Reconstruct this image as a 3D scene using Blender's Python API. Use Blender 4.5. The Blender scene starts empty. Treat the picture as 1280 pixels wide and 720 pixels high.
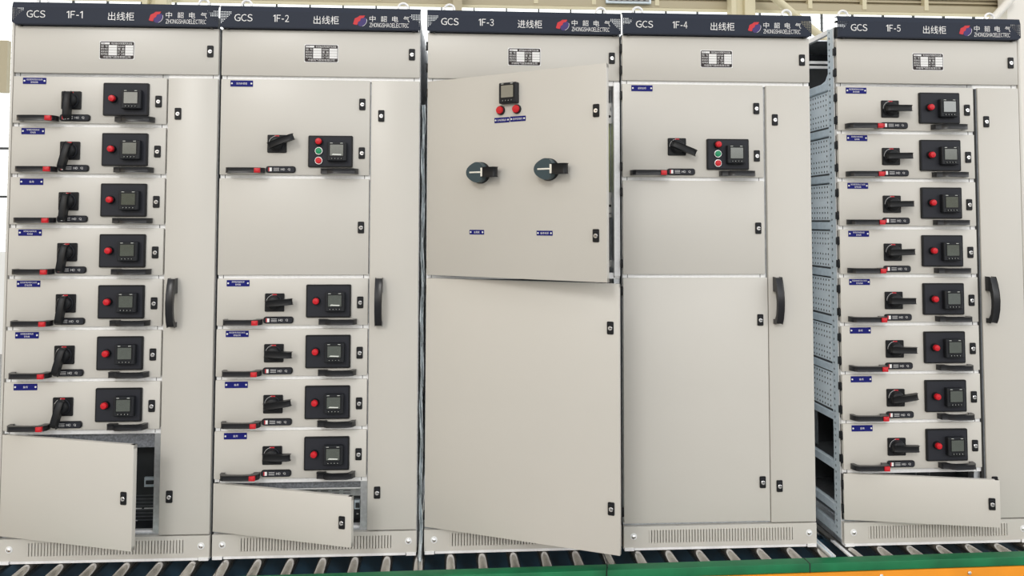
import bpy, math, random
from mathutils import Vector, Matrix
random.seed(7)
C = bpy.context.scene.collection
PI = math.pi

# ------------------------------------------------------------------ materials
def mat(name, col, rough=.5, metal=0., bump=0., bscale=300., ior=None, var=0., vscale=4., emit=0., coat=0., spec=None):
    m = bpy.data.materials.new(name); m.use_nodes = True
    nt = m.node_tree; b = nt.nodes['Principled BSDF']
    b.inputs['Base Color'].default_value = (*col, 1); b.inputs['Roughness'].default_value = rough
    b.inputs['Metallic'].default_value = metal
    if spec is not None: b.inputs['Specular IOR Level'].default_value = spec
    if ior: b.inputs['IOR'].default_value = ior
    if coat: b.inputs['Coat Weight'].default_value = coat
    if emit:
        b.inputs['Emission Color'].default_value = (*col, 1); b.inputs['Emission Strength'].default_value = emit
    if bump or var:
        tc = nt.nodes.new('ShaderNodeTexCoord')
    if bump:
        n = nt.nodes.new('ShaderNodeTexNoise'); n.inputs['Scale'].default_value = bscale
        bp = nt.nodes.new('ShaderNodeBump'); bp.inputs['Strength'].default_value = bump
        bp.inputs['Distance'].default_value = .001
        nt.links.new(tc.outputs['Object'], n.inputs['Vector']); nt.links.new(n.outputs['Fac'], bp.inputs['Height'])
        nt.links.new(bp.outputs['Normal'], b.inputs['Normal'])
    if var:
        n = nt.nodes.new('ShaderNodeTexNoise'); n.inputs['Scale'].default_value = vscale
        n.inputs['Detail'].default_value = 4
        r = nt.nodes.new('ShaderNodeMapRange'); r.inputs['From Min'].default_value = .3; r.inputs['From Max'].default_value = .7
        r.inputs['To Min'].default_value = 1 - var; r.inputs['To Max'].default_value = 1 + var
        mx = nt.nodes.new('ShaderNodeVectorMath'); mx.operation = 'SCALE'; mx.inputs[0].default_value = col
        nt.links.new(tc.outputs['Object'], n.inputs['Vector']); nt.links.new(n.outputs['Fac'], r.inputs['Value'])
        nt.links.new(r.outputs['Result'], mx.inputs['Scale']); nt.links.new(mx.outputs['Vector'], b.inputs['Base Color'])
    return m

M = {}
M['paint'] = mat('grey_powder_coat', (.62, .602, .556), .33, bump=.25, bscale=420, var=.012, vscale=3)
M['header'] = mat('slate_blue_paint', (.024, .031, .050), .5, spec=.22)
M['white'] = mat('white_print', (.85, .85, .85), .5)
M['red_ink'] = mat('red_print', (.62, .02, .03), .45)
M['violet_ink'] = mat('violet_print', (.045, .025, .16), .5)
M['galv'] = mat('galvanised_steel', (.66, .69, .72), .38, .85, bump=.3, bscale=90, var=.12, vscale=60)
M['galvw'] = mat('bright_zinc_strip', (.93, .94, .95), .45, .1, var=.05, vscale=80)
M['galvd'] = mat('blue_grey_zinc', (.66, .76, .83), .45, .12, bump=.2, bscale=60, var=.08, vscale=40)
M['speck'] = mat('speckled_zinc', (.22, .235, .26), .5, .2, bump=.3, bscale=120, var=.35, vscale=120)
M['sheet'] = mat('window_lit_sheet', (.84, .92, .97), .5)  # paled so the colour carries window light reaching the gap
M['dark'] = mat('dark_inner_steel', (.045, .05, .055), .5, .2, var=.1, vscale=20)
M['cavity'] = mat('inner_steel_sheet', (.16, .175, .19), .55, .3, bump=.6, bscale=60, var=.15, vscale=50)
M['black'] = mat('black_plastic', (.008, .009, .011), .42, spec=.3)
M['blackg'] = mat('black_satin_grip', (.012, .013, .016), .30, spec=.45)
M['charcoal'] = mat('charcoal_plastic', (.024, .026, .034), .5, spec=.25)
M['bezel'] = mat('meter_bezel_plastic', (.015, .017, .021), .45, spec=.3)
M['teal'] = mat('grey_teal_plastic', (.035, .065, .080), .4)
M['lcd'] = mat('lcd_glass', (.05, .065, .052), .08, ior=2.3, var=.12, vscale=90)
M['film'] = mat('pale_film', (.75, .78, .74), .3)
M['redcap'] = mat('red_button_plastic', (.60, .006, .016), .35)
M['greencap'] = mat('green_button_plastic', (.0, .27, .11), .3)
M['plate'] = mat('blue_engraved_plate', (.008, .011, .17), .5, spec=.2)
M['chrome'] = mat('chromed_lock_core', (.85, .85, .86), .2, .9)
M['cream'] = mat('cream_print', (.86, .84, .76), .5)
M['green'] = mat('green_enamel', (.004, .165, .06), .5, var=.22, vscale=9)
M['orange'] = mat('orange_enamel', (.83, .29, .002), .55, var=.08, vscale=6)
M['blue'] = mat('teal_blue_enamel', (.022, .075, .13), .5, var=.2, vscale=8)
M['roller'] = mat('worn_roller_steel', (.50, .48, .45), .16, .95, bump=.2, bscale=40, var=.15, vscale=25)
M['concrete'] = mat('grey_concrete', (.33, .33, .32), .8, var=.25, vscale=30)
M['beige'] = mat('beige_sheet_metal', (.47, .42, .30), .6, spec=.2)
M['yellow'] = mat('cream_yellow_steel', (.68, .63, .45), .6, spec=.2)
M['wallw'] = mat('pale_wall_panel', (.80, .81, .80), .6)
M['whitepaint'] = mat('white_paint', (.82, .80, .75), .5)
M['busbar'] = mat('yellow_green_sleeve', (.72, .85, .28), .4)
M['wplastic'] = mat('white_plastic', (.82, .83, .83), .4)
M['maroon'] = mat('dark_maroon_print', (.014, .006, .007), .5)
M['rubber'] = mat('rubber_seal', (.02, .02, .02), .7)

# daylight glass of the far windows: bright panes with fine blind lines
def pane_mat():
    m = bpy.data.materials.new('daylit_window_pane'); m.use_nodes = True
    nt = m.node_tree; b = nt.nodes['Principled BSDF']
    tc = nt.nodes.new('ShaderNodeTexCoord'); w = nt.nodes.new('ShaderNodeTexWave')
    w.bands_direction = 'Z'; w.inputs['Scale'].default_value = 4.2; w.inputs['Distortion'].default_value = 0
    r = nt.nodes.new('ShaderNodeMapRange'); r.inputs['From Min'].default_value = 0; r.inputs['From Max'].default_value = .25
    r.inputs['To Min'].default_value = .86; r.inputs['To Max'].default_value = 1.4
    nt.links.new(tc.outputs['Object'], w.inputs['Vector']); nt.links.new(w.outputs['Fac'], r.inputs['Value'])
    nt.links.new(r.outputs['Result'], b.inputs['Emission Strength'])
    b.inputs['Emission Color'].default_value = (.96, 1, 1, 1); b.inputs['Base Color'].default_value = (.5, .5, .5, 1)
    return m
M['pane'] = pane_mat()

# ------------------------------------------------------------------ mesh builder
class MB:
    def __init__(s): s.v = []; s.f = []; s.m = []; s.mats = []
    def mi(s, name):
        if name not in s.mats: s.mats.append(name)
        return s.mats.index(name)
    def add(s, vs, fs, m):
        o = len(s.v); s.v += [tuple(v) for v in vs]; k = s.mi(m)
        for f in fs: s.f.append([i + o for i in f]); s.m.append(k)
        return s
    def box(s, x0, x1, y0, y1, z0, z1, m):
        vs = [(x, y, z) for x in (x0, x1) for y in (y0, y1) for z in (z0, z1)]
        return s.add(vs, [(0, 1, 3, 2), (4, 6, 7, 5), (0, 4, 5, 1), (2, 3, 7, 6), (0, 2, 6, 4), (1, 5, 7, 3)], m)
    def prism(s, poly, a0, a1, axis, m):
        # poly in the plane normal to axis: 'x' -> (y,z), 'y' -> (x,z), 'z' -> (x,y)
        P = {'x': lambda p, a: (a, p[0], p[1]), 'y': lambda p, a: (p[0], a, p[1]), 'z': lambda p, a: (p[0], p[1], a)}[axis]
        n = len(poly)
        vs = [P(p, a0) for p in poly] + [P(p, a1) for p in poly]
        fs = [list(range(n)), list(range(2 * n - 1, n - 1, -1))] + [(i, (i + 1) % n, (i + 1) % n + n, i + n) for i in range(n)]
        return s.add(vs, fs, m)
    def rplate(s, x0, x1, z0, z1, y0, y1, r, m, n=4, cham=0.):
        # rounded plate facing -y (y1 = front, less than y0), chamfered front rim
        def ring(d, y):
            pts = []
            for cx, cz, a in ((x1 - r, z1 - r, 0), (x0 + r, z1 - r, 90), (x0 + r, z0 + r, 180), (x1 - r, z0 + r, 270)):
                for i in range(n + 1):
                    t = math.radians(a + 90 * i / n); pts.append((cx + (r - d) * math.cos(t), y, cz + (r - d) * math.sin(t)))
            return pts
        R = [ring(0, y0), ring(0, y1 + cham)] + ([ring(cham, y1)] if cham else [])
        k = len(R[0]); vs = sum(R, []); fs = []
        for j in range(len(R) - 1):
            for i in range(k): fs.append((j * k + i, j * k + (i + 1) % k, (j + 1) * k + (i + 1) % k, (j + 1) * k + i))
        fs.append([(len(R) - 1) * k + i for i in range(k)]); fs.append([i for i in range(k)][::-1])
        return s.add(vs, fs, m)
    def lathe(s, cx, cz, prof, m, n=24, ax='y', off=0.):
        # prof: list of (r, y)
        vs = []; fs = []
        for r, y in prof:
            for i in range(n):
                t = 2 * PI * i / n + off
                a, b = r * math.cos(t), r * math.sin(t)
                vs.append((cx + a, y, cz + b) if ax == 'y' else (cx + a, cz + b, y))
        for j in range(len(prof) - 1):
            for i in range(n): fs.append((j * n + i, j * n + (i + 1) % n, (j + 1) * n + (i + 1) % n, (j + 1) * n + i))
        fs.append(list(range(n))); fs.append(list(range((len(prof) - 1) * n, len(prof) * n))[::-1])
        return s.add(vs, fs, m)
    def bar(s, p0, p1, w, h, m):
        p0, p1 = Vector(p0), Vector(p1); d = (p1 - p0).normalized()
        a = d.cross(Vector((0, 0, 1)));  a = a.normalized() if a.length > 1e-4 else Vector((1, 0, 0))
        b = a.cross(d)
        vs = [p + a * sx * w / 2 + b * sz * h / 2 for p in (p0, p1) for sx, sz in ((-1, -1), (1, -1), (1, 1), (-1, 1))]
        return s.add(vs, [(0, 1, 2, 3), (7, 6, 5, 4), (0, 4, 5, 1), (1, 5, 6, 2), (2, 6, 7, 3), (3, 7, 4, 0)], m)
    def tube(s, pts, r, m, n=10, closed=False):
        P = [Vector(p) for p in pts]; vs = []; fs = []; K = len(P)
        for i, p in enumerate(P):
            a = P[(i - 1) % K] if (i or closed) else P[0]; b = P[(i + 1) % K] if (i < K - 1 or closed) else P[-1]
            d = (b - a).normalized(); u = d.cross(Vector((.13, .97, .21))).normalized(); w = d.cross(u)
            for k in range(n):
                t = 2 * PI * k / n; vs.append(p + (u * math.cos(t) + w * math.sin(t)) * r)
        for i in range(K if closed else K - 1):
            j = (i + 1) % K
            for k in range(n): fs.append((i * n + k, i * n + (k + 1) % n, j * n + (k + 1) % n, j * n + k))
        if not closed: fs += [list(range(n))[::-1], list(range((K - 1) * n, K * n))]
        return s.add(vs, fs, m)
    def perf(s, o, u, v, pu, pv, cells, hole, m):
        # sheet of square cells with real octagonal holes; cells: {(i,j): has_hole}
        o, u, v = Vector(o), Vector(u), Vector(v)
        for (i, j), h in cells.items():
            c = o + u * (i + .5) * pu + v * (j + .5) * pv
            out = [(1, 0), (1, 1), (0, 1), (-1, 1), (-1, 0), (-1, -1), (0, -1), (1, -1)]
            ov = [c + u * a * pu / 2 + v * b * pv / 2 for a, b in out]
            if h:
                iv = [c + u * math.cos(k * PI / 4) * hole + v * math.sin(k * PI / 4) * hole for k in range(8)]
                s.add(ov + iv, [(k, (k + 1) % 8, 8 + (k + 1) % 8, 8 + k) for k in range(8)], m)
            else: s.add([ov[1], ov[3], ov[5], ov[7]], [(0, 1, 2, 3)], m)
        return s
    def text(s, body, x0, x1, z0, z1, y, m):
        cu = bpy.data.curves.new('t', 'FONT'); cu.body = body; cu.resolution_u = 2
        ob = bpy.data.objects.new('t', cu); C.objects.link(ob)
        dg = bpy.context.evaluated_depsgraph_get(); me = bpy.data.meshes.new_from_object(ob.evaluated_get(dg))
        vs = [v.co.copy() for v in me.vertices]; fs = [list(p.vertices) for p in me.polygons]
        bpy.data.objects.remove(ob); bpy.data.meshes.remove(me)
        if not vs: return s
        ax, bx = min(v.x for v in vs), max(v.x for v in vs); az, bz = min(v.y for v in vs), max(v.y for v in vs)
        vs = [(x0 + (v.x - ax) / (bx - ax) * (x1 - x0), y, z0 + (v.y - az) / (bz - az) * (z1 - z0)) for v in vs]
        return s.add(vs, fs, m)
    def wide(s, body, x0, x1, z0, z1, y, m, widths=None, g=.10):
        # sans letters one by one (full-width forms share the CJK face)
        W = widths or [1] * len(body); tot = sum(W) + g * (len(W) - 1); x = x0
        for ch, w in zip(body, W):
            cw = w / tot * (x1 - x0)
            if ch == '-': s.box(x, x + cw, y, y + .0003, z0 + (z1 - z0) * .34, z0 + (z1 - z0) * .46, m)
            elif ch == '1':
                h = z1 - z0; t = h * .13
                s.prism([(x + cw - t, z0), (x + cw, z0), (x + cw, z1), (x + cw - t, z1), (x + cw - t * .9, z1), (x, z0 + h * .84), (x, z0 + h * .72), (x + cw - t, z0 + h * .83)], y, y + .0003, 'y', m)
            else: s.text(chr(ord(ch) + 0xFEE0), x, x + cw, z0, z1, y, m)
            x += cw + g / tot * (x1 - x0)
        return s
    def mesh(s, name, bevel=0., seg=2):
        me = bpy.data.meshes.new(name); me.from_pydata(s.v, [], s.f)
        for k in s.mats: me.materials.append(M[k])
        me.polygons.foreach_set('material_index', s.m); me.update()
        if bevel:
            ob = bpy.data.objects.new('b', me); C.objects.link(ob)
            bm = ob.modifiers.new('b', 'BEVEL'); bm.width = bevel; bm.segments = seg; bm.limit_method = 'ANGLE'; bm.angle_limit = .6
            dg = bpy.context.evaluated_depsgraph_get(); m2 = bpy.data.meshes.new_from_object(ob.evaluated_get(dg))
            bpy.data.objects.remove(ob); bpy.data.meshes.remove(me); me = m2; me.name = name
        me.polygons.foreach_set('use_smooth', [True] * len(me.polygons)); me.set_sharp_from_angle(angle=math.radians(32))
        return me
    def build(s, name, parent=None, bevel=0., loc=(0, 0, 0)):
        return link(name, s.mesh(name, bevel), parent, loc)

def link(name, me, parent=None, loc=(0, 0, 0)):
    o = bpy.data.objects.new(name, me); C.objects.link(o); o.location = loc
    if parent: o.parent = parent
    return o
def tag(o, label, cat, group=None):
    o['label'] = label; o['category'] = cat
    if group: o['group'] = group
    return o
def struct(o): o['kind'] = 'structure'; return o
def empty(name, loc, rz=0):
    o = bpy.data.objects.new(name, None); C.objects.link(o); o.location = loc; o.rotation_euler = (0, 0, rz)
    o.empty_display_size = .1
    return o

mm = .001
# ------------------------------------------------------------------ shared fittings (front of a door is y = 0, out is -y)
def m_switch_base():
    b = MB(); b.rplate(-.038, .038, -.036, .036, .002, -.007, .004, 'black', cham=.002)
    b.lathe(0, 0, [(.030, -.006), (.030, -.010), (.0285, -.011)], 'charcoal', 28)
    b.rplate(-.009, .009, .029, .0335, -.006, -.0075, .001, 'red_ink')
    # thin white scale line around the upper left of the hub
    pts = [(math.cos(math.radians(a)) * .0325, math.sin(math.radians(a)) * .0325) for a in range(100, 185, 8)]
    q = [(math.cos(math.radians(a)) * .0315, math.sin(math.radians(a)) * .0315) for a in range(180, 99, -8)]
    b.prism(pts + q, -.0065, -.0078, 'y', 'white')
    return b.mesh('switch_base')
def m_switch_lever(long=.076):
    # lever lies along +x when not turned
    b = MB(); b.lathe(0, 0, [(.027, -.010), (.027, -.024), (.023, -.030), (.006, -.032)], 'black', 28)
    prof = [(-.030, -.022), (-.030, -.034), (-.020, -.040), (.02, -.046), (long - .012, -.048), (long, -.040), (long, -.028), (.032, -.024)]
    b.prism(prof, -.012, .012, 'z', 'black')
    return b.mesh('switch_lever', .003)
def m_left_handle():
    b = MB()
    prof = [(0, 0), (0, -.014), (.005, -.028), (.016, -.035), (.090, -.038), (.118, -.037), (.142, -.032), (.150, -.022), (.150, 0), (.128, 0),
            (.126, -.014), (.116, -.024), (.090, -.026), (.026, -.022), (.017, -.016), (.014, 0)]
    b.prism([(x, y * 1.3) for x, y in prof], .001, .0215, 'z', 'blackg'); b.box(.022, .092, -.0500, -.0480, .0105, .0125, 'charcoal')  # charcoal strip stands in for the highlight along the bow
    return b.mesh('drawer_handle', .004)
def m_latch():
    b = MB(); b.box(.118, .141, -.052, -.026, .001, .0195, 'redcap'); b.box(.123, .136, -.053, -.0515, .005, .0145, 'red_ink')
    return b.mesh('handle_latch', .002)
def m_right_handle():
    b = MB()
    prof = [(0, 0), (0, -.018), (.004, -.024), (.028, -.026), (.040, -.035), (.060, -.038), (.120, -.037), (.138, -.030), (.148, -.012), (.148, 0), (.134, 0),
            (.130, -.012), (.120, -.022), (.060, -.024), (.042, -.020), (.034, -.010), (.034, 0)]
    b.prism([(x, y * 1.3) for x, y in prof], .000, .0205, 'z', 'blackg'); b.box(.052, .120, -.0500, -.0480, .0095, .0115, 'charcoal')  # charcoal strip draws the highlight line on this handle too
    return b.mesh('pull_handle', .004)
def m_indicator():
    b = MB(); b.rplate(0, .117, 0, .027, .001, -.009, .010, 'black', 5, .003)
    b.rplate(.004, .113, .003, .024, -.008, -.0095, .008, 'charcoal', 5)
    y = -.0100
    b.box(.011, .024, y, -.009, .006, .021, 'white'); b.box(.011, .015, y - .0003, -.009, .006, .021, 'red_ink')
    for z in (.008, .013, .018): b.box(.031, .053, y, -.009, z, z + .0012, 'white')
    b.wide('HO', .060, .076, .009, .018, y, 'white'); b.wide('Q', .087, .097, .009, .018, y, 'white')
    return b.mesh('position_indicator')
def m_cpanel(h=.131):
    b = MB(); b.rplate(0, .177, 0, h, .002, -.010, .005, 'black', 3, .002)
    b.rplate(.006, .171, .006, h - .006, -.009, -.0108, .003, 'charcoal', 3)
    return b.mesh('control_panel')
def m_button(cap):
    b = MB(); b.lathe(0, 0, [(.016, .0), (.016, -.008), (.0145, -.011)], 'black', 24)
    b.lathe(0, 0, [(.0125, -.009), (.0125, -.022), (.0105, -.025), (.002, -.0262)], cap, 24)
    return b.mesh('push_button')
def m_lamp(cap):
    b = MB(); b.lathe(0, 0, [(.016, .0), (.016, -.007), (.015, -.009)], 'chrome', 24)
    b.lathe(0, 0, [(.0125, -.008), (.0125, -.013), (.010, -.015), (.002, -.0155)], cap, 24)
    return b.mesh('signal_lamp')
def m_big_button():
    b = MB(); b.lathe(0, 0, [(.018, .0), (.018, -.006), (.0172, -.010), (.016, -.011)], 'black', 28)
    b.lathe(0, 0, [(.0150, -.010), (.0150, -.015), (.0135, -.018), (.002, -.019)], 'redcap', 28)
    return b.mesh('push_button')
def m_meter():
    b = MB(); b.rplate(0, .076, 0, .076, .0, -.024, .004, 'bezel', 3, .003)
    b.rplate(.008, .068, .017, .069, -.0238, -.0250, .003, 'black', 3)
    for i in range(4):
        b.lathe(.019 + i * .0125, .0095, [(.0042, -.0235), (.0042, -.0262), (.003, -.027)], 'black', 14)
        b.box(.0185 + i * .0125, .0205 + i * .0125, -.0274, -.0268, .0085, .0105, 'film')
    b.box(.012, .022, -.0254, -.0245, .0705, .0722, 'film'); b.box(.052, .062, -.0254, -.0245, .0705, .0722, 'film')
    return b.mesh('power_meter')
def m_screen(film=0):
    b = MB(); b.rplate(.012, .064, .021, .065, -.0245, -.0260, .001, 'lcd', 2)
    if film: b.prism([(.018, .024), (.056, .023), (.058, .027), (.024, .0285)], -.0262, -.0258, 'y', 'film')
    return b.mesh('meter_screen')
def m_lock():
    b = MB(); b.rplate(-.0125, .0125, -.0235, .0235, .001, -.005, .004, 'black', 4, .0015)
    b.rplate(-.0095, .0095, .0135, .0165, -.0045, -.0056, .001, 'charcoal', 2)
    b.lathe(0, -.001, [(.0082, -.004), (.0082, -.007), (.0070, -.0078)], 'chrome', 18)
    b.lathe(0, -.001, [(.0035, -.0076), (.0035, -.0084)], 'black', 3)
    b.box(-.001, .008, -.0086, -.0075, -.0022, .0002, 'black')
    return b.mesh('door_lock')
def m_hinge():
    b = MB(); b.box(-.004, .006, -.002, .02, 0, .030, 'black'); b.lathe(-.001, .004, [(.004, -.003), (.004, .033)], 'black', 10, ax='z')
    return b.mesh('hinge', .0008)
def m_side_handle():
    b = MB(); z = .9
    out = [(0, .194), (-.030, .194), (-.040, .170), (-.049, .135), (-.053, .100), (-.050, .062), (-.041, .028), (-.030, .007), (0, .007)]
    inn = [(0, .020), (-.022, .022), (-.034, .040), (-.040, .070), (-.041, .100), (-.036, .128), (-.030, .140), (0, .140)]
    b.prism(out + inn, -.014, .014, 'x', 'blackg')
    return b.mesh('door_handle', .003)
SH = dict(base=m_switch_base(), lever=m_switch_lever(), lh=m_left_handle(), latch=m_latch(), rh=m_right_handle(), ind=m_indicator(),
          cp=m_cpanel(), cp2=m_cpanel(.128), red=m_button('redcap'), green=m_lamp('greencap'), redl=m_lamp('redcap'), big=m_big_button(),
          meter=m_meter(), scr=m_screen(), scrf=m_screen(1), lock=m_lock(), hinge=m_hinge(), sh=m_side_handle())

def nameplate(lines, w=.089, h=.025):
    b = MB(); b.rplate(0, w, 0, h, .0005, -.0015, .001, 'plate', 2)
    for x in (.006, w - .006): b.lathe(x, h / 2, [(.0036, -.001), (.0036, -.0024), (.002, -.003)], 'wplastic', 12)
    n = len(lines); hh = .0068 if n > 1 else .0085
    for i, t in enumerate(lines):
        wd = min(len(t) * hh * 1.02, w - .026); zc = h / 2 + (.0052 if n > 1 else 0) - i * .0104
        b.text(t, w / 2 - wd / 2, w / 2 + wd / 2, zc - hh / 2, zc + hh / 2, -.0017, 'white')
    return b.mesh('nameplate')
SPARE = nameplate(['备用'])
LONG = [nameplate(['低压配电间动力出线', '配电回路']), nameplate(['照明配电箱电源', '配电箱'])]

def panel(name, root, x0, x1, z0, z1, thick=.020, y0=0., edge='paint'):
    # front sheet plus folded rim; local origin at the lower left outer corner
    b = MB(); w, h = x1 - x0, z1 - z0
    b.box(0, w, 0, thick, 0, h, 'paint')
    return b.build(name, root, .0022, (x0, y0, z0))
def add(parent, me, name, x, z, y=0., ry=0., s=None):
    o = link(name, me, parent, (x, y, z)); o.rotation_euler = (0, ry, 0)
    if s: o.scale = s
    return o

def drawer_fittings(d, x0, z0, plate, ang, film=False, tall=False, lx=None):
    # d: drawer front whose origin is at (x0, z0) of the cabinet compartment
    def P(me, name, x, z, y=0., ry=0.): return add(d, me, name, x - x0, z - z0, y, ry)
    up = .200 if tall else 0
    P(plate, 'nameplate', .040, .1625 + up)
    dz = .034 if tall else 0
    sx, sz = .229, .0985 + dz
    P(SH['base'], 'switch_base', sx, sz)
    P(SH['lever'], 'switch_lever', sx, sz, 0, math.radians(ang))
    h = P(SH['lh'], 'drawer_handle', .033, .0125); P(SH['latch'], 'handle_latch', .033, .0125)
    P(SH['ind'], 'position_indicator', .187, .0155)
    P(SH['cp2'] if tall else SH['cp'], 'control_panel', .3535, .0385)
    if tall:
        P(SH['red'], 'push_button', .397, .142, -.0095); P(SH['green'], 'signal_lamp', .397, .104, -.0095); P(SH['redl'], 'signal_lamp', .397, .065, -.0095)
    else: P(SH['red'], 'push_button', .395, .105, -.0095)
    mz = .0640 + (0 if not tall else -.001)
    P(SH['meter'], 'power_meter', .4325, mz, -.0100)
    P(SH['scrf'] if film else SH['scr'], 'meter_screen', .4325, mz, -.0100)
    P(SH['rh'], 'pull_handle', .406, .0125)
    P(SH['lock'], 'door_lock', .5665, .0975)
    if tall: P(SH['lock'], 'door_lock', .5665, .2955)

def hinges(d, h, n=2):
    if d.parent in roots[:2]: return
    for i in range(n):
        z = .028 if i == 0 else h - .062
        add(d, SH['hinge'], 'hinge', -.003, z, .004)

# header fascia, shared by all cabinets except for its text
def fascia(root, num, kind):
    cl = .012 if num == 1 else 0; cR = .012 if num == 5 else 0
    b = MB(); x0, x1 = 0., .800
    yF = -.020; z0, zt, z1 = 2.0985, 2.166, 2.187
    pt = .0062; nw = 7
    zz = 2.108
    def cells(left):
        d = {}
        for j in range(9):
            for i in range(nw):
                k = i if left else nw - 1 - i
                d[(i, j)] = (j >= 1 and k <= (j - 1) and k < 7 and (j > 3 or k < 3))
        return d
    hz0, hz1 = zz, zz + 9 * pt
    xa, xb = x0 + .002 + nw * pt, x1 - .002 - nw * pt
    b.perf((x0 + .002, yF, hz0), (1, 0, 0), (0, 0, 1), pt, pt, cells(True), .0014, 'header')
    b.perf((xb, yF, hz0), (1, 0, 0), (0, 0, 1), pt, pt, cells(False), .0014, 'header')
    # plain sheet around the perforations
    T = .0015
    b.box(xa, xb, yF, yF + T, hz0, hz1, 'header'); b.box(x0, x1, yF, yF + T, hz1, zt, 'header')
    b.prism([(x0, hz0), (x0, z0 + cl * .6 + .0001), (x0 + cl + .0001, z0), (x1 - cR - .0001, z0), (x1, z0 + cR * .6 + .0001), (x1, hz0)], yF, yF + T, 'y', 'header')
    b.box(x0, x0 + .002, yF, yF + T, hz0, hz1, 'header'); b.box(x1 - .002, x1, yF, yF + T, hz0, hz1, 'header')
    # sloping top lip and folded bottom lip
    b.prism([(yF, zt), (yF + .007, z1), (.010, z1), (.010, z1 - .001), (yF + .008, z1 - .001), (yF + T, zt - .001)], x0, x1, 'x', 'header')
    b.box(x0 + .010, x1 - .010, yF, .018, z0 - .0015, z0, 'header')
    b.box(x0 + .010, x1 - .010, yF - .0015, yF, z0 + .001, z0 + .0035, 'header')
    for x in (x0 + .028, x1 - .028): b.box(x - .005, x + .005, yF + .004, .010, z0 - .006, z0 - .001, 'black')
    f = b.build('header_panel', root)
    y = yF - .0008
    t = MB()
    t.wide('GCS', .056, .128, 2.1235, 2.1525, y, 'white', [1.1, 1, .95]); t.build('series_lettering', f); t = MB(); t.wide('1F-%d' % num, .210, .272, 2.1235, 2.1520, y, 'white', [.46, .8, .45, .8 if num > 1 else .46], .22)
    t.build('number_lettering', f); t = MB()
    t.text(kind, .370, .471, 2.117, 2.151, y, 'white')
    t.build('type_lettering', f); t = MB()
    for i, ch in enumerate('中韶电气'): t.text(ch, .594 + i * .0455, .618 + i * .0455, 2.1305, 2.1545, y, 'white')
    t.wide('ZHONGSHAOELECTRIC', .594, .752, 2.1080, 2.1255, y, 'white', [1, 1, 1.1, 1, 1.1, 1, 1, 1.1, 1.1, .9, .85, .9, 1, .95, 1, .3, 1])
    t.build('maker_lettering', f)
    g = MB(); X = lambda u: .528 + u * .056; Z = lambda w: 2.110 + w * .045
    n = 26; th = [2 * PI * i / n for i in range(n)]
    ell = [(X(.66 + .31 * math.cos(a) + .10 * math.sin(a)), Z(.42 + .42 * math.sin(a))) for a in th]
    g.prism(ell, y, y + .0004, 'y', 'violet_ink')
    red = [(0, .22), (.12, .72), (.36, .86), (.46, .98), (.86, 1.0), (.74, .78), (.56, .74), (.50, .52), (.36, .42), (.30, .14), (.14, .16)]
    g.prism([(X(u), Z(w)) for u, w in red], y - .0005, y, 'y', 'red_ink')
    aa = [math.radians(a) for a in range(-70, 50, 10)]
    arc = [(X(.66 + .32 * math.cos(a) + .10 * math.sin(a)), Z(.42 + .43 * math.sin(a))) for a in aa]
    arc2 = [(X(.66 + .295 * math.cos(a) + .10 * math.sin(a)), Z(.42 + .405 * math.sin(a))) for a in reversed(aa)]
    g.prism(arc + arc2, y - .0006, y - .0002, 'y', 'white')
    g.build('header_emblem', f)

def rating_plate_mesh():
    b = MB(); W, H = .137, .074
    b.rplate(0, W, 0, H, .0005, -.0012, .003, 'white', 3)
    b.rplate(.0025, W - .0025, .0025, H - .0025, -.001, -.0018, .006, 'maroon', 4)
    y0, y1 = -.0018, -.0022
    rows = [(.0490, .0575), (.0385, .0470), (.0280, .0365), (.0175, .0260)]
    for z0, z1 in rows:
        b.box(.036, .069, y1, y0, z0 - .001, z1, 'white'); b.box(.101, .1325, y1, y0, z0 - .001, z1, 'white')
    b.box(.007, .040, y1, y0, .0605, .0680, 'white'); b.wide('GCS', .010, .022, .0615, .067, y1 - .0003, 'maroon')
    b.text('低压抽出式成套开关设备', .046, .128, .0605, .0685, y1, 'white')
    b.text('中韶电气股份有限公司', .016, .122, .0060, .0140, y1, 'white')
    for i, t in enumerate(('型 号', '额定电压', '额定电流', '防护等级')): b.text(t, .007, .033, rows[i][0], rows[i][1] - .001, y1, 'white')
    for i, t in enumerate(('额定频率', '重 量', '出厂编号', '出厂日期')): b.text(t, .072, .098, rows[i][0], rows[i][1] - .001, y1, 'white')
    return b.mesh('rating_plate')
RATING = rating_plate_mesh()

def base_mesh():
    b = MB(); W = .8
    # plinth front with slots cut between narrow louvre ribs
    z0, z1 = .010, .094; zs0, zs1 = .028, .078; xs0, xs1 = .104, .698; n = 50
    p = (xs1 - xs0) / n
    b.box(.002, xs0, 0, .02, z0, z1, 'paint'); b.box(xs1, W - .002, 0, .02, z0, z1, 'paint')
    b.box(xs0, xs1, 0, .02, z0, zs0, 'paint'); b.box(xs0, xs1, 0, .02, zs1, z1, 'paint')
    b.box(xs0, xs1, .016, .02, zs0, zs1, 'paint')
    for i in range(n):
        x = xs0 + i * p
        b.prism([(x, 0), (x + .0015, -.0022), (x + p * .74 - .001, -.0012), (x + p * .74, 0), (x + p * .74, .004), (x, .004)], zs0, zs1, 'z', 'paint')
    # zinc runner below with end feet
    b.box(.045, W - .045, .002, .03, -.001, .0095, 'galvw'); b.box(.004, .042, -.004, .03, -.001, .0105, 'galvw'); b.box(W - .042, W - .004, -.004, .03, -.001, .0105, 'galvw')
    return b.mesh('plinth')
PLINTH = base_mesh()
def m_screw():
    b = MB(); b.lathe(0, 0, [(.0135, .0), (.0135, -.001), (.012, -.0015)], 'wplastic', 20); b.lathe(0, 0, [(.0080, -.001), (.0076, -.005), (.004, -.007), (.001, -.0075)], 'chrome', 18)
    return b.mesh('plinth_screw')
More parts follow.
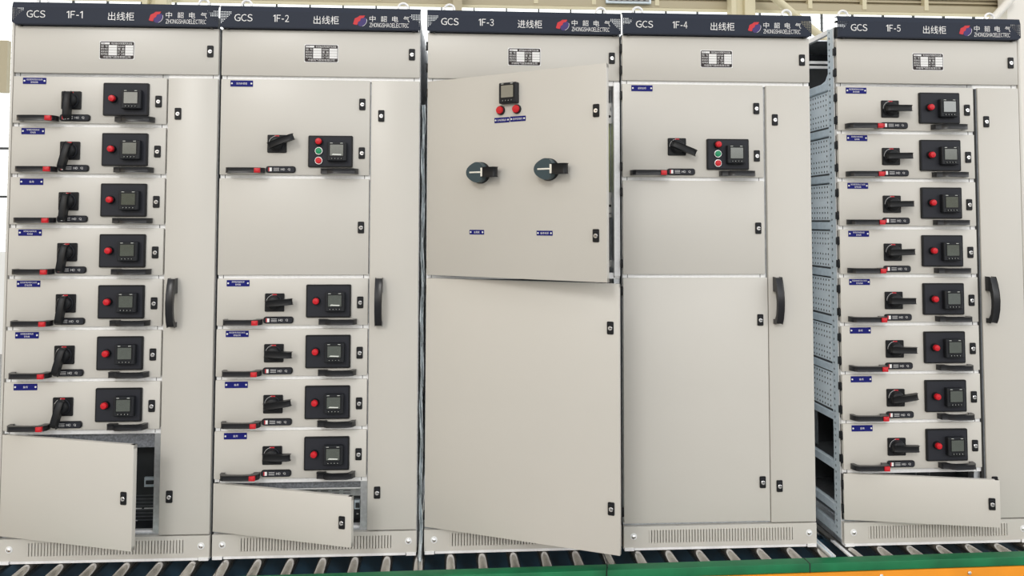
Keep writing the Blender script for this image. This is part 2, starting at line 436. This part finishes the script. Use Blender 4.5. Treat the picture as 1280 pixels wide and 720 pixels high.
SCREW = m_screw()

def eye_mesh():
    b = MB(); b.lathe(0, 0, [(.024, .0), (.024, .006), (.016, .009), (.012, .014)], 'galvw', 16, ax='z')
    b.tube([(math.cos(a) * .020, 0, .031 + math.sin(a) * .020) for a in [2 * PI * i / 24 for i in range(24)]], .0052, 'galvw', 10, True)
    b.box(-.034, -.026, -.008, .008, 0, .007, 'black'); b.box(.026, .034, -.008, .008, 0, .007, 'black')
    return b.mesh('lifting_eye')
EYE = eye_mesh()

def carcass(root, left='solid', right='solid', div=True, shelves=(), wide_open=False):
    D = 1.0; W = .8; b = MB(); yb = .021
    # four corner posts, roof, bottom, back
    for x0 in (.002 if left == 'solid' else .014, W - .042 if right == 'solid' else W - .054):
        xa, xb = x0, x0 + .040
        if wide_open and x0 > .4: xa = .775
        k = roots.index(root)
        if not (k == 0 and x0 < .4) and not (k >= 3 and x0 > .4):
            e0 = .016 if x0 < .4 else W - .046
            b.box(e0, e0 + .030, yb + .004, yb + .040, 2.100, 2.150, 'cavity')
        b.box(xa, xb, yb, yb + .045, .0, 2.100, 'galv'); b.box(x0, x0 + .040, D - .05, D, .0, 2.15, 'galv')
    b.box(.002, W - .002, .30, D, 2.150, 2.155, 'galv'); b.box(.002, W - .002, yb, D, .094, .100, 'galv')
    b.box(.002, W - .002, yb, yb + .02, 2.085, 2.100, 'galv')
    b.box(.060, .745, .025, .048, 2.165, 2.171, 'galv')
    for q in (.068, .09 + .03, .69, .735): b.box(q - .005, q + .005, .028, .045, 2.100, 2.165, 'galv')
    for q in (.09, .71): b.box(q - .03, q + .03, .93, .99, 2.155, 2.171, 'galv')
    b.box(.002, W - .002, D - .004, D, .1, 2.15, 'cavity')
    b.box(.002, W - .002, yb + .002, D, .002, .02, 'galv')
    if left == 'solid': b.box(.003, .005, yb + .045, D, .02, 2.15, 'galv')
    if right == 'solid': b.box(W - .005, W - .003, yb + .045, D, .02, 2.15, 'galvw')  # bright finish picked to bounce light into the gap
    if div: b.box(.573, .620, yb, yb + .04, .1, 1.9, 'galv'); b.box(.598, .600, yb + .04, D, .1, 1.9, 'cavity')
    c = b.build('cabinet_frame', root)
    shelves = list(shelves) + [(1.9, .797)]
    for z, xe in shelves:
        r = MB()  # bright zinc rails seen in the slits between fronts
        r.box(.004, xe, .0125, .034, z - .012, z + .012, 'galvw')
        for x in (.022, xe - .024): r.box(x, x + .0022, .0118, .0128, z - .0085, z + .0085, 'dark')
        r.build('cross_rail', root)
    return c

def side_post_holes(root, x, nrm, z0=.02, z1=2.15, y0=.024, m='galvd'):
    # perforated outer face of a C-section post
    b = MB(); n = int((z1 - z0) / .025); w = .050
    b.perf((x, y0, z0), (0, 1, 0), (0, 0, 1), w / 2, .025, {(i, j): (i == 1) for i in range(2) for j in range(n)}, .0052, m)
    b.box(min(x, x - nrm * .010) , max(x, x - nrm * .010), y0 + w, y0 + w + .004, z0, z1, m)
    b.box(x - .0015 if nrm > 0 else x, x if nrm > 0 else x + .0015, y0 - .004, y0, z0, z1, 'galvw')
    b.box(x - nrm * .012 - .001, x - nrm * .012 + .001, y0, y0 + w, z0, z1, 'dark')
    return b.build('perforated_post', root)

FR = .0068   # half slit between fronts
CABS = [((0.0, 0.0), -.0033), ((.8047, .003), .0005), ((1.6308, .009), .0107), ((2.4330, -.002), .0017), ((3.3417, -.008), .0048)]
LAB = ['beige grey switchgear cabinet marked 1F-1 with seven drawers, far left of the row',
       'beige grey switchgear cabinet marked 1F-2, four small drawers below a tall blank panel',
       'beige grey switchgear cabinet marked 1F-3 with both large doors standing ajar',
       'beige grey switchgear cabinet marked 1F-4 with one drawer above a large closed door',
       'beige grey switchgear cabinet marked 1F-5 with eight drawers, far right beside the gap']
roots = []
for i, ((x, y), a) in enumerate(CABS):
    r = empty('switchgear_cabinet', (x, y, 0), a); tag(r, LAB[i], 'cabinet', 'switchgear cabinets standing in a row'); roots.append(r)

def common(i, kind, eyes=(.09, .725)):
    r = roots[i]; fascia(r, i + 1, kind)
    link('plinth', PLINTH, r)
    for x in (.041, .766): link('plinth_screw', SCREW, r, (x, 0, .0545))
    d = panel('top_door', r, .003, .797, 1.9 + FR + .001, 2.0945)
    add(d, SH['lock'], 'door_lock', .765 - .003, 2.002 - (1.9 + FR + .001)); add(d, RATING, 'rating_plate', .331 - .003, 1.9645 - (1.9 + FR + .001))
    hinges(d, .18)
    for x in eyes: link('lifting_eye', EYE, r, (x, .035, 2.171))
    link('lifting_eye', EYE, r, (.09, .96, 2.171)); link('lifting_eye', EYE, r, (.71, .96, 2.171))
def front(i, z0, z1, name='drawer_front', x0=.003, x1=.5965):
    return panel(name, roots[i], x0, x1, z0 + FR + .0005, z1 - FR)
def side_door(i, z0=.1, z1=1.9, xs=.6025, pts=((.643, 1.7495), (.641, .246))):
    d = panel('cable_door', roots[i], xs, .797, z0 - .001, z1 - FR)
    for x, z in pts: add(d, SH['lock'], 'door_lock', x - xs, z - (z0 - .001))
    add(d, SH['sh'], 'door_handle', .642 - xs, .900 - (z0 - .001))
    return d
def open_door(i, x0, x1, z0, z1, deg, locks, name='open_door'):
    # hinged on its left edge
    w, h = x1 - x0, z1 - z0 - 2 * FR
    b = MB(); b.box(0, w, 0, .002, 0, h, 'paint')
    for q in ((0, .016, 0, h), (w - .016, w, 0, h), (0, w, 0, .016), (0, w, h - .016, h)): b.box(q[0], q[1], .001, .020, q[2], q[3], 'paint')
    for q in ((.02, .028, .02, h - .02), (w - .028, w - .02, .02, h - .02), (.02, w - .02, .02, .028), (.02, w - .02, h - .028, h - .02)): b.box(q[0], q[1], .002, .010, q[2], q[3], 'rubber')
    d = b.build(name, roots[i], .0022, (x0, -.001, z0 + FR)); d.rotation_euler = (0, 0, -math.radians(deg))
    for x, z in locks: add(d, SH['lock'], 'door_lock', x, z - z0 - FR)
    hinges(d, h)
    return d

# ---- cabinet 1F-1
common(0, '出线柜')
carcass(roots[0], shelves=[(.5 + .2 * k, .600) for k in range(8)])
plates1 = [LONG[0], LONG[1], SPARE, LONG[1], LONG[0], LONG[1], SPARE]
angs1 = [90, 103, 94, 98, 97, 104, 104]
for k in range(7):
    z0 = 1.7 - .2 * k; d = front(0, z0, z0 + .2); drawer_fittings(d, .003, FR + .0005, plates1[k], angs1[k]); hinges(d, .185)
side_door(0)
open_door(0, .003, .5965, .1, .5, 17.4, [(.556, .297)])
b = MB()   # inside of the open bottom bay
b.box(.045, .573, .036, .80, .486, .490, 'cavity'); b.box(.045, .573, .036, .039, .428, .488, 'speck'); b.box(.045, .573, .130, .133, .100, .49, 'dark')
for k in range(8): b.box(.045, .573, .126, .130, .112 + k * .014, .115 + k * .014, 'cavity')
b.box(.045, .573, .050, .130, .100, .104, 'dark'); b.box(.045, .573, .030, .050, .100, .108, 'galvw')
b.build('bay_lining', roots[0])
b = MB(); b.box(.500, .538, .118, .130, .248, .286, 'galvd'); b.box(.508, .538, .112, .119, .260, .274, 'dark'); b.build('terminal_bracket', roots[0])
for xa, xb, z in ((.440, .490, .160), (.500, .540, .160), (.430, .475, .112)):
    b = MB(); b.box(xa, xb, .122, .127, z, z + .0025, 'galvw'); b.build('duct_clip', roots[0])

b = MB(); b.box(-.010, -.001, .003, 1.0, .004, 2.172, 'paint'); b.build('end_panel', roots[0], .001)
# ---- cabinet 1F-2
common(1, '出线柜')
carcass(roots[1], right='open', shelves=[(.3, .600), (.5, .600), (.7, .600), (.9, .600), (1.1, .600), (1.5, .600)])
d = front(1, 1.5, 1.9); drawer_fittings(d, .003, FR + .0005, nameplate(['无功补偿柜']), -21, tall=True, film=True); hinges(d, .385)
d = front(1, 1.1, 1.5, 'blank_panel'); add(d, SH['lock'], 'door_lock', .5635, 1.298 - 1.108); hinges(d, .385)
for k, (pl, an) in enumerate(zip([LONG[1], LONG[0], SPARE, SPARE], [-5, 2, -9, 0])):
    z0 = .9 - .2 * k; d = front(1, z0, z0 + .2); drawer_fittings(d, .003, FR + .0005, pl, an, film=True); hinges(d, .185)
side_door(1)
open_door(1, .003, .5965, .1, .3, 18.8, [(.556, .196)])
b = MB(); b.box(.045, .573, .036, .80, .286, .290, 'cavity'); b.box(.045, .573, .036, .039, .258, .288, 'speck'); b.box(.045, .573, .036, .044, .252, .256, 'galvw')
b.box(.045, .573, .095, .60, .236, .239, 'galv'); b.box(.045, .573, .090, .095, .206, .239, 'galv')
b.box(.045, .573, .11, .113, .100, .236, 'dark'); b.box(.045, .573, .066, .11, .100, .104, 'dark'); b.box(.045, .573, .030, .060, .100, .109, 'galvw')
for k in range(6):
    for z in (.226, .216): b.box(.27 + .045 * k, .30 + .045 * k, .0885, .0905, z, z + .0022, 'dark')
b.build('bay_lining', roots[1])
b = MB(); b.box(.540, .562, .095, .110, .150, .186, 'galvd'); b.box(.545, .560, .090, .096, .157, .176, 'dark'); b.build('terminal_bracket', roots[1])
b = MB(); b.box(.548, .556, .105, .111, .125, .129, 'galvw'); b.build('terminal_tab', roots[1])
side_post_holes(roots[1], .7985, 1, m='galvw')
b = MB(); b.box(.795, .797, .075, .96, .1, 2.15, 'galvw')
for z in (.5, .9, 1.3, 1.7): b.box(.797, .7985, .08, .95, z, z + .03, 'galvw')
b.build('side_sheet', roots[1])

# ---- cabinet 1F-3
common(2, '进线柜')
carcass(roots[2], div=False, wide_open=True, shelves=[(1.1, .797)])
ud = open_door(2, .003, .797, 1.1, 1.9, 34.6, [(.754, 1.724), (.752, 1.273)])
zb = 1.1 + FR
def U(me, name, x, z, y=0., ry=0.): return add(ud, me, name, x, z - zb, y, ry)
mt = U(SH['meter'], 'power_meter', .354, 1.774, .001); mt.scale = (1.02, 1, 1.05)
ms = U(SH['scr'], 'meter_screen', .354, 1.774, .001); ms.scale = (1.02, 1, 1.05)
for x in (.352, .424): U(SH['big'], 'push_button', x, 1.751, .001)
for x, z, w, h, t in ((.322, 1.7035, .068, .020, ['主电源指示']), (.393, 1.7045, .068, .020, ['备用电源指示']), (.209, 1.272, .067, .018, ['主电源']), (.509, 1.271, .067, .018, ['备用电源'])):
    U(nameplate(t, w, h), 'nameplate', x, z)
def m_rotary_hub():
    b = MB(); prof = [(.042, .0), (.042, -.012), (.036, -.022)]
    b.lathe(0, 0, prof, 'black', 30)
    n = 30; pts = []
    for k in range(n):
        a = 2 * PI * k / n; r = .038 + .0028 * math.cos(3 * a + PI)
        pts.append((r * math.cos(a), r * math.sin(a)))
    b.prism(pts, -.018, -.046, 'y', 'teal')
    b.box(-.026, .030, -.0475, -.0455, -.003, .003, 'cream'); b.box(.0255, .034, -.0485, -.030, -.017, .017, 'cream')
    return b.mesh('switch_hub', .0012)
def m_rotary_grip():
    b = MB(); prof = [(.030, -.018), (.030, -.046), (.040, -.050), (.085, -.052), (.092, -.046), (.092, -.028), (.085, -.022)]
    b.prism(prof, -.019, .019, 'z', 'black'); return b.mesh('switch_grip', .003)
HUB, GRIP = m_rotary_hub(), m_rotary_grip()
for x, z in ((.262, 1.512), (.562, 1.516)):
    U(HUB, 'switch_hub', x, z, .001, 0); U(GRIP, 'switch_grip', x, z, .001, 0)
open_door(2, .003, .797, .1, 1.1, 24.9, [(.762, .272), (.761, .930)])
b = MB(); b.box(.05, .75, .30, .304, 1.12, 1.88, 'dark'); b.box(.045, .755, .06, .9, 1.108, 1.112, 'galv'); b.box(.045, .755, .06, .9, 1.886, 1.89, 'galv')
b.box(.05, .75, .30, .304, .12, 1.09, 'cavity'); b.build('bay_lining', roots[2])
b = MB(); b.box(.785, .792, .10, .13, 1.10, 1.886, 'galvd'); b.box(.776, .780, .10, .13, 1.10, 1.886, 'galv'); b.box(.74, .792, .098, .102, 1.13, 1.16, 'wplastic'); b.box(.755, .792, .097, .103, 1.34, 1.356, 'wplastic'); b.build('mounting_rail', roots[2])
b = MB(); b.box(.756, .774, .11, .122, 1.39, 1.75, 'busbar'); b.build('busbar_sleeve', roots[2])
for z in (1.36, 1.74):
    b = MB(); b.prism([(.758, z), (.782, z), (.782, z + .04), (.774, z + .06), (.782, z + .085), (.76, z + .09), (.756, z + .04)], .088, .104, 'y', 'wplastic')
    b.lathe(.771, z + .03, [(.006, .0885), (.006, .0870)], 'black', 12); b.build('support_bracket', roots[2])
b = MB(); b.box(.773, .797, -.0005, .021, 1.1, 1.9, 'galvw'); b.build('jamb_strip', roots[2])

# ---- cabinet 1F-4
common(3, '出线柜', (.075, .715))
carcass(roots[3], right='solid', shelves=[(1.5, .602), (1.1, .602)])
d = front(3, 1.5, 1.9); drawer_fittings(d, .003, FR + .0005, nameplate(['进线主柜']), 22, tall=True); hinges(d, .385)
d = front(3, 1.1, 1.5, 'blank_panel'); add(d, SH['lock'], 'door_lock', .566, 1.298 - 1.108); hinges(d, .385)
d = front(3, .0985, 1.1, 'lower_door', .003, .606); add(d, SH['lock'], 'door_lock', .570, .9200 - .106); add(d, SH['lock'], 'door_lock', .572, .262 - .106); hinges(d, .98)
side_door(3, xs=.6095, pts=((.645, 1.749), (.645, .245)))

# ---- cabinet 1F-5
common(4, '出线柜', (.05, .70))
carcass(roots[4], left='open', shelves=[(.3 + .2 * k, .600) for k in range(9)])
plates5 = [LONG[0], LONG[1], LONG[0], LONG[1], LONG[0], SPARE, SPARE, SPARE]
angs5 = [0, -1, -1, -2, 0, 1, -9, 0]
for k in range(8):
    z0 = 1.7 - .2 * k; d = front(4, z0, z0 + .2, x0=.004); drawer_fittings(d, .004, FR + .0005, plates5[k], angs5[k]); hinges(d, .185)
side_door(4, xs=.615, pts=((.650, 1.7495), (.648, .246)))
open_door(4, .003, .5985, .1, .3, 12.1, [(.564, .199)])
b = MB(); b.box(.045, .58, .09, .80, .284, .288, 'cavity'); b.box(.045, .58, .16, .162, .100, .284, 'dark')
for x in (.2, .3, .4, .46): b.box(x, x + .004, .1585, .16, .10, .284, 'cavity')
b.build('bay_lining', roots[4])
side_post_holes(roots[4], .0, -1)
for k in range(7):   # perforated compartment sheets on the open flank
    z0 = .49 + .2 * k; b = MB()
    ny, nz = 10, 7; py, pz = .026, .155 / 7
    b.perf((.010, .082, z0 + .040), (0, 1, 0), (0, 0, 1), py, pz, {(i, j): (j != 3 or i % 3 == 1) and not (i == 4 and j == 3) for i in range(ny) for j in range(nz)}, .0046, 'sheet')
    b.box(.010, .0115, .082 + ny * py, .94, z0 + .040, z0 + .195, 'galvd')
    b.build('perforated_sheet', roots[4])
    b = MB(); b.box(.006, .016, .080, .94, z0 + .034, z0 + .041, 'dark'); b.prism([(.008, z0), (.001, z0 + .003), (.001, z0 + .030), (.008, z0 + .034), (.016, z0 + .034), (.016, z0)], .078, .94, 'y', 'galvd')
    b.build('flank_rail', roots[4])
for z in (1.888, .285, .110):
    b = MB(); b.prism([(.008, z), (.001, z + .003), (.001, z + .034), (.008, z + .038), (.016, z + .038), (.016, z)], .078, .94, 'y', 'galvd'); b.build('flank_rail', roots[4])
for z, h, m_ in ((.022, .038, 'galvd'), (2.13, .020, 'galvw')):
    b = MB(); b.box(.001, .016, .078, .94, z, z + h, m_); b.build('flank_rail', roots[4])
b = MB(); b.prism([(.078, 1.926), (.16, 1.926), (.12, 1.935), (.092, 1.965), (.080, 2.01), (.078, 2.01)], .008, .012, 'x', 'galvd'); b.build('corner_gusset', roots[4])
b = MB(); b.box(.030, .033, .30, .94, .33, .49, 'cavity'); b.box(.07, .59, .50, .503, .12, 1.88, 'dark'); b.box(.05, .78, .55, .553, 1.92, 2.14, 'dark')
b.box(.05, .05 + .002, .078, .55, .50, 1.88, 'dark')
b.build('inner_partition', roots[4])
b = MB()
for z in (2.046, 2.024): b.box(.020, .50, .30, .31, z, z + .012, 'wplastic')  # white bars stand in for a double streak of lamp light
b.build('light_streak_bar', roots[4])

b = MB(); b.box(.8012, .8105, .003, 1.0, .004, 2.172, 'paint'); b.build('end_panel', roots[4], .001)
b = MB(); b.box(.5990, .6085, .008, .02, .1, 1.89, 'rubber'); b.box(.6085, .6142, .006, .02, .1, 1.89, 'cavity'); b.build('gap_shade_strip', roots[4])  # dark strips paint the shaded gap beside the folded door edge
# ------------------------------------------------------------------ roller conveyor
conv = empty('roller_conveyor', (1.79, -.150, -.45), math.radians(1.13))
tag(conv, 'green and orange roller conveyor carrying the row of cabinets', 'conveyor')
ZC = .45
b = MB(); b.prism([(0, 0), (-.055, 0), (-.055, -.032), (-.050, -.036), (-.003, -.036), (0, -.030)], -2.6, 2.95, 'x', 'green'); b.build('green_side_rail', conv, .002, (0, 0, ZC + .005))
b = MB(); b.box(-2.6, 2.95, -.0545, -.010, -.30, -.0365, 'orange'); b.build('orange_side_plate', conv, .002, (0, 0, ZC + .005))
b = MB(); b.box(1.332, 1.336, -.0562, .0, -.034, .0008, 'rubber'); b.build('rail_joint', conv, 0, (0, 0, ZC + .005))
for x in (1.62, 1.98, .85, 1.30, 2.3):
    b = MB(); b.lathe(x, ZC - .050, [(.007, -.054), (.007, -.058), (.004, -.060)], 'galv', 12); b.build('rail_bolt', conv)
b = MB(); b.box(-2.6, 2.95, .345, .39, -.22, -.062, 'blue'); b.build('rear_beam', conv, .002, (0, 0, ZC))
b = MB(); b.box(-2.6, 2.95, .95, 1.0, -.30, -.035, 'blue'); b.build('back_side_rail', conv, .002, (0, 0, ZC))
for k in range(5):
    b = MB(); x = -2.3 + k * 1.2; b.box(x, x + .06, .30, .36, -.45, -.22, 'blue'); b.box(x, x + .06, .95, 1.0, -.45, -.30, 'blue'); b.box(x, x + .06, -.05, -.01, -.45, -.30, 'orange')
    b.box(x, x + .06, -.01, .95, -.32, -.28, 'blue'); b.build('conveyor_leg', conv, 0, (0, 0, ZC))
def roller_mesh():
    n = 24; vs = []; b = MB(); R = .025
    prof = [(.006, -.010), (.006, .002), (R - .002, .002), (R, .004), (R, 1.058), (R - .002, 1.06), (.006, 1.06), (.006, 1.072)]
    b.lathe(0, 0, prof, 'roller', 28)
    return b.mesh('roller')
RM = roller_mesh()
for k in range(-20, 23):
    x = 1.741 + .1252 * k - 1.79
    if x < -2.55 or x > 2.9: continue
    link('roller', RM, conv, (x, .006, ZC - .0275))

b = MB(); b.tube([(2.345, -.035, .006), (2.342, -.135, .010), (2.336, -.175, .008), (2.328, -.205, .006), (2.325, -.212, -.05), (2.322, -.214, -.30), (2.33, -.30, -.449)], .0022, 'black', 8)
o = b.build('black_cable'); tag(o, 'thin black cable hanging over the green conveyor rail below 1F-4', 'cable')
# two bright steel strips lying in the gap between 1F-4 and 1F-5
b = MB(); b.box(-.009, .009, 0, .170, 0, .004, 'galvw'); b.box(-.009, -.007, 0, .170, .004, .008, 'galvw')
o = b.build('steel_strip', None, .0008, (3.322, -.118, -.0025)); tag(o, 'bright narrow steel strip on the rollers beside the foot of 1F-5', 'metal strip')
b = MB(); b.box(-.010, .010, 0, .20, 0, .002, 'galvd'); b.box(-.010, -.0075, 0, .20, .002, .009, 'galvw'); b.box(.0075, .010, 0, .20, .002, .009, 'galvw')
o = b.build('steel_channel', None, .0006, (3.249, -.112, -.0025)); tag(o, 'short grey steel channel on the rollers beside the foot of 1F-4', 'metal channel')

# crumpled clear film hanging down the slit between 1F-2 and 1F-3
b = MB(); n = 90; vs = []; fs = []; nx = 5
for j in range(n + 1):
    z = 1.80 - j * (1.80 + .012) / n
    for i in range(nx):
        t = i / (nx - 1)
        y = .030 + .010 * math.sin(z * 31 + i * 1.7) + .007 * math.sin(z * 73 + i * 2.9)
        if z < .10: y -= (.10 - z) * .75
        vs.append((1.6105 + t * .014 + .002 * math.sin(z * 19), y, z))
for j in range(n):
    for i in range(nx - 1): fs.append((j * nx + i, j * nx + i + 1, (j + 1) * nx + i + 1, (j + 1) * nx + i))
M['wrap'] = mat('crumpled_plastic_film', (.72, .80, .84), .14, ior=1.7); M['wrap'].node_tree.nodes['Principled BSDF'].inputs['Transmission Weight'].default_value = .30
me = b.add(vs, fs, 'wrap').mesh('plastic_film'); o = link('plastic_film', me)
sm = o.modifiers.new('s', 'SOLIDIFY'); sm.thickness = .0008
tag(o, 'crumpled clear plastic film in the slit between cabinets 1F-2 and 1F-3', 'plastic film')

# ------------------------------------------------------------------ hall
b = MB(); b.box(-14, 18, -9, 8.2, -.50, -.45, 'concrete'); struct(b.build('floor'))
Y = 8.0
b = MB(); b.box(-14, 18, Y, Y + .2, -.45, .9, 'wallw'); struct(b.build('wall_back'))
# glazed band
b = MB(); b.box(-14, 18, Y + .10, Y + .12, .9, 4.44, 'pane'); w = struct(b.build('window_1'))
b = MB()
x = -4.28 + .012
xs = [-3.98 + .455 * k for k in range(0, 31)]
for q in xs: b.box(q - .008, q + .008, Y + .05, Y + .10, .9, 4.34, 'dark')
for z in (1.62, 2.27): b.box(-14, 18, Y + .05, Y + .10, z, z + .03, 'dark')
b.build('window_mullion', w)
# slatted upper wall, its bottom rail and posts
b = MB(); b.box(-14, 18, Y + .10, Y + .14, 4.44, 6.2, 'beige')
k = 0; z = 4.385
while z < 6.2:
    b.prism([(Y + .10, z), (Y + .055, z - .004), (Y + .055, z + .008), (Y + .10, z + .046)], -14, 18, 'x', 'beige'); z += .058
struct(b.build('wall_upper'))
b = MB(); b.box(-14, 18, Y - .02, Y + .02, 4.30, 4.335, 'yellow'); b.box(-14, 18, Y + .0, Y + .05, 4.345, 4.44, 'beige'); struct(b.build('trim_1'))
b = MB()
for q in (-1.3, .62, 2.80, 3.62, 4.52, 6.74, 7.54, 8.46): b.box(q - .03, q + .03, Y - .01, Y + .09, 4.372, 6.2, 'yellow')
struct(b.build('trim_2'))
def column(name, xa, xb, z1, lab, web=True, m='yellow', yy=7.72):
    b = MB(); w = xb - xa
    if web:
        b.box(0, .07, 0, .20, 0, z1, m); b.box(w - .15, w, 0, .20, 0, z1, m); b.box(.07, w - .15, .08, .12, 0, z1, m)
    else: b.box(0, w, 0, .20, 0, z1, m)
    o = b.build(name, None, .004, (xa, yy, -.45)); tag(o, lab, 'column'); bpy.context.view_layer.update(); return o
column('steel_column', 1.64, 1.765, 7, 'slim tan steel column behind the 1F-3 cabinet', False, 'beige')
colA = column('steel_column', 5.50, 5.84, 7, 'cream steel column with recessed web behind the 1F-4 cabinet')
column('steel_column', -2.48, -2.16, 7, 'cream steel column with recessed web behind the 1F-1 cabinet')
colB = column('concrete_column', 9.48, 10.6, 7, 'wide cream column at the right behind the 1F-5 cabinet', False, 'whitepaint')
b = MB(); b.tube([(5.80, 7.65, 4.66), (6.32, 7.65, 4.22), (7.6, 7.65, 3.2)], .055, 'yellow', 14); o = b.build('diagonal_brace', colA); o.location = (-5.50, -7.72, .45)
b = MB(); b.tube([(9.50, 7.60, 4.50), (9.05, 7.60, 4.02), (7.6, 7.60, 2.4)], .055, 'whitepaint', 14); o = b.build('pipe_brace', colB); o.location = (-9.48, -7.72, .45)
b = MB(); b.box(3.78, 4.42, 7.93, 7.99, 4.385, 4.95, 'galvd'); b.box(3.81, 4.39, 7.92, 7.93, 4.41, 4.92, 'concrete')
for k in range(7): b.bar((3.84 + .08 * k, 7.915, 4.42), (3.86 + .08 * k + .05 * math.sin(k * 2.1), 7.915, 4.9), .012, .03, 'dark')
o = b.build('extract_vent'); tag(o, 'grey mesh vent in a dark frame high above cabinets 1F-3 and 1F-4', 'vent')
b = MB(); b.box(-5.58, -4.345, 7.92, 8.09, 3.05, 3.66, 'cavity')
z = 3.085
while z < 3.60:
    b.prism([(7.915, z + .050), (7.868, z + .006), (7.868, z), (7.915, z + .004)], -5.5, -4.365, 'x', 'beige'); z += .072
b.box(-5.6, -4.355, 7.85, 7.918, 3.015, 3.07, 'yellow'); b.box(-5.6, -4.355, 7.85, 7.918, 3.63, 3.70, 'yellow')
b.box(-4.35, -4.25, 7.84, 7.93, 3.01, 3.705, 'beige')
o = b.build('louvre_vent'); tag(o, 'tan slatted louvre vent seen left of the 1F-1 cabinet', 'vent')

# ------------------------------------------------------------------ light
W = bpy.data.worlds.new('hall_daylight'); bpy.context.scene.world = W; W.use_nodes = True
nt = W.node_tree; bg = nt.nodes['Background']
tc = nt.nodes.new('ShaderNodeTexCoord'); sp = nt.nodes.new('ShaderNodeSeparateXYZ'); cr = nt.nodes.new('ShaderNodeValToRGB')
mr = nt.nodes.new('ShaderNodeMapRange'); mr.inputs['From Min'].default_value = -1; mr.inputs['From Max'].default_value = 1
nt.links.new(tc.outputs['Generated'], sp.inputs['Vector']); nt.links.new(sp.outputs['Z'], mr.inputs['Value']); nt.links.new(mr.outputs['Result'], cr.inputs['Fac'])
e = cr.color_ramp.elements; e[0].position = 0; e[0].color = (.34, .33, .31, 1); e[1].position = 1; e[1].color = (.95, .97, 1.0, 1)
for p_, c_ in ((.36, (.34, .33, .31)), (.40, (.52, .53, .53)), (.475, (.52, .53, .53)), (.49, (.40, .37, .31)), (.525, (.46, .42, .35)), (.56, (2.5, 2.5, 2.5)), (.63, (2.5, 2.5, 2.5)), (.70, (.95, .97, 1.0))):
    q = cr.color_ramp.elements.new(p_); q.color = (*c_, 1)
# the hall is a little dimmer and warmer to the left
m2 = nt.nodes.new('ShaderNodeMapRange'); m2.inputs['From Min'].default_value = -1; m2.inputs['From Max'].default_value = .3
nt.links.new(sp.outputs['X'], m2.inputs['Value'])
mx = nt.nodes.new('ShaderNodeMix'); mx.data_type = 'RGBA'; mx.inputs['A'].default_value = (.55, .46, .34, 1); mx.inputs['B'].default_value = (1, 1, 1, 1)
nt.links.new(m2.outputs['Result'], mx.inputs['Factor'])
mu = nt.nodes.new('ShaderNodeMix'); mu.data_type = 'RGBA'; mu.blend_type = 'MULTIPLY'; mu.inputs['Factor'].default_value = 1
nt.links.new(cr.outputs['Color'], mu.inputs['A']); nt.links.new(mx.outputs['Result'], mu.inputs['B'])
nt.links.new(mu.outputs['Result'], bg.inputs['Color']); bg.inputs['Strength'].default_value = 1.06
L = bpy.data.lights.new('daylight', 'SUN'); L.energy = .75; L.angle = math.radians(14); L.color = (1, .98, .95)
o = bpy.data.objects.new('daylight', L); C.objects.link(o)
o.rotation_euler = Vector((.42, 1.0, -.60)).to_track_quat('-Z', 'Y').to_euler(); o.location = (0, -4, 5)

# ------------------------------------------------------------------ camera
cam = bpy.data.cameras.new('camera'); co = bpy.data.objects.new('camera', cam); C.objects.link(co)
cam.sensor_width = 36; cam.lens = 36 * 1025.767 / 1280; cam.shift_x = 0; cam.shift_y = -(360 - 227.75) / 1280
right = Vector((.998127, -.061137, .002223)); fwd = Vector((.060965, .997023, .047210)); up = Vector((-.005103, -.046986, .998883))
R3 = Matrix((right, up, -fwd)).transposed()
co.matrix_world = Matrix.Translation((1.77557, -3.338122, 1.324777)) @ R3.to_4x4()
cam.clip_end = 100; cam.clip_start = .05
sc = bpy.context.scene; sc.camera = co
sc.view_settings.view_transform = 'Standard'; sc.view_settings.look = 'None'; sc.view_settings.exposure = 0; sc.view_settings.gamma = 1
sc.view_settings.use_curve_mapping = False
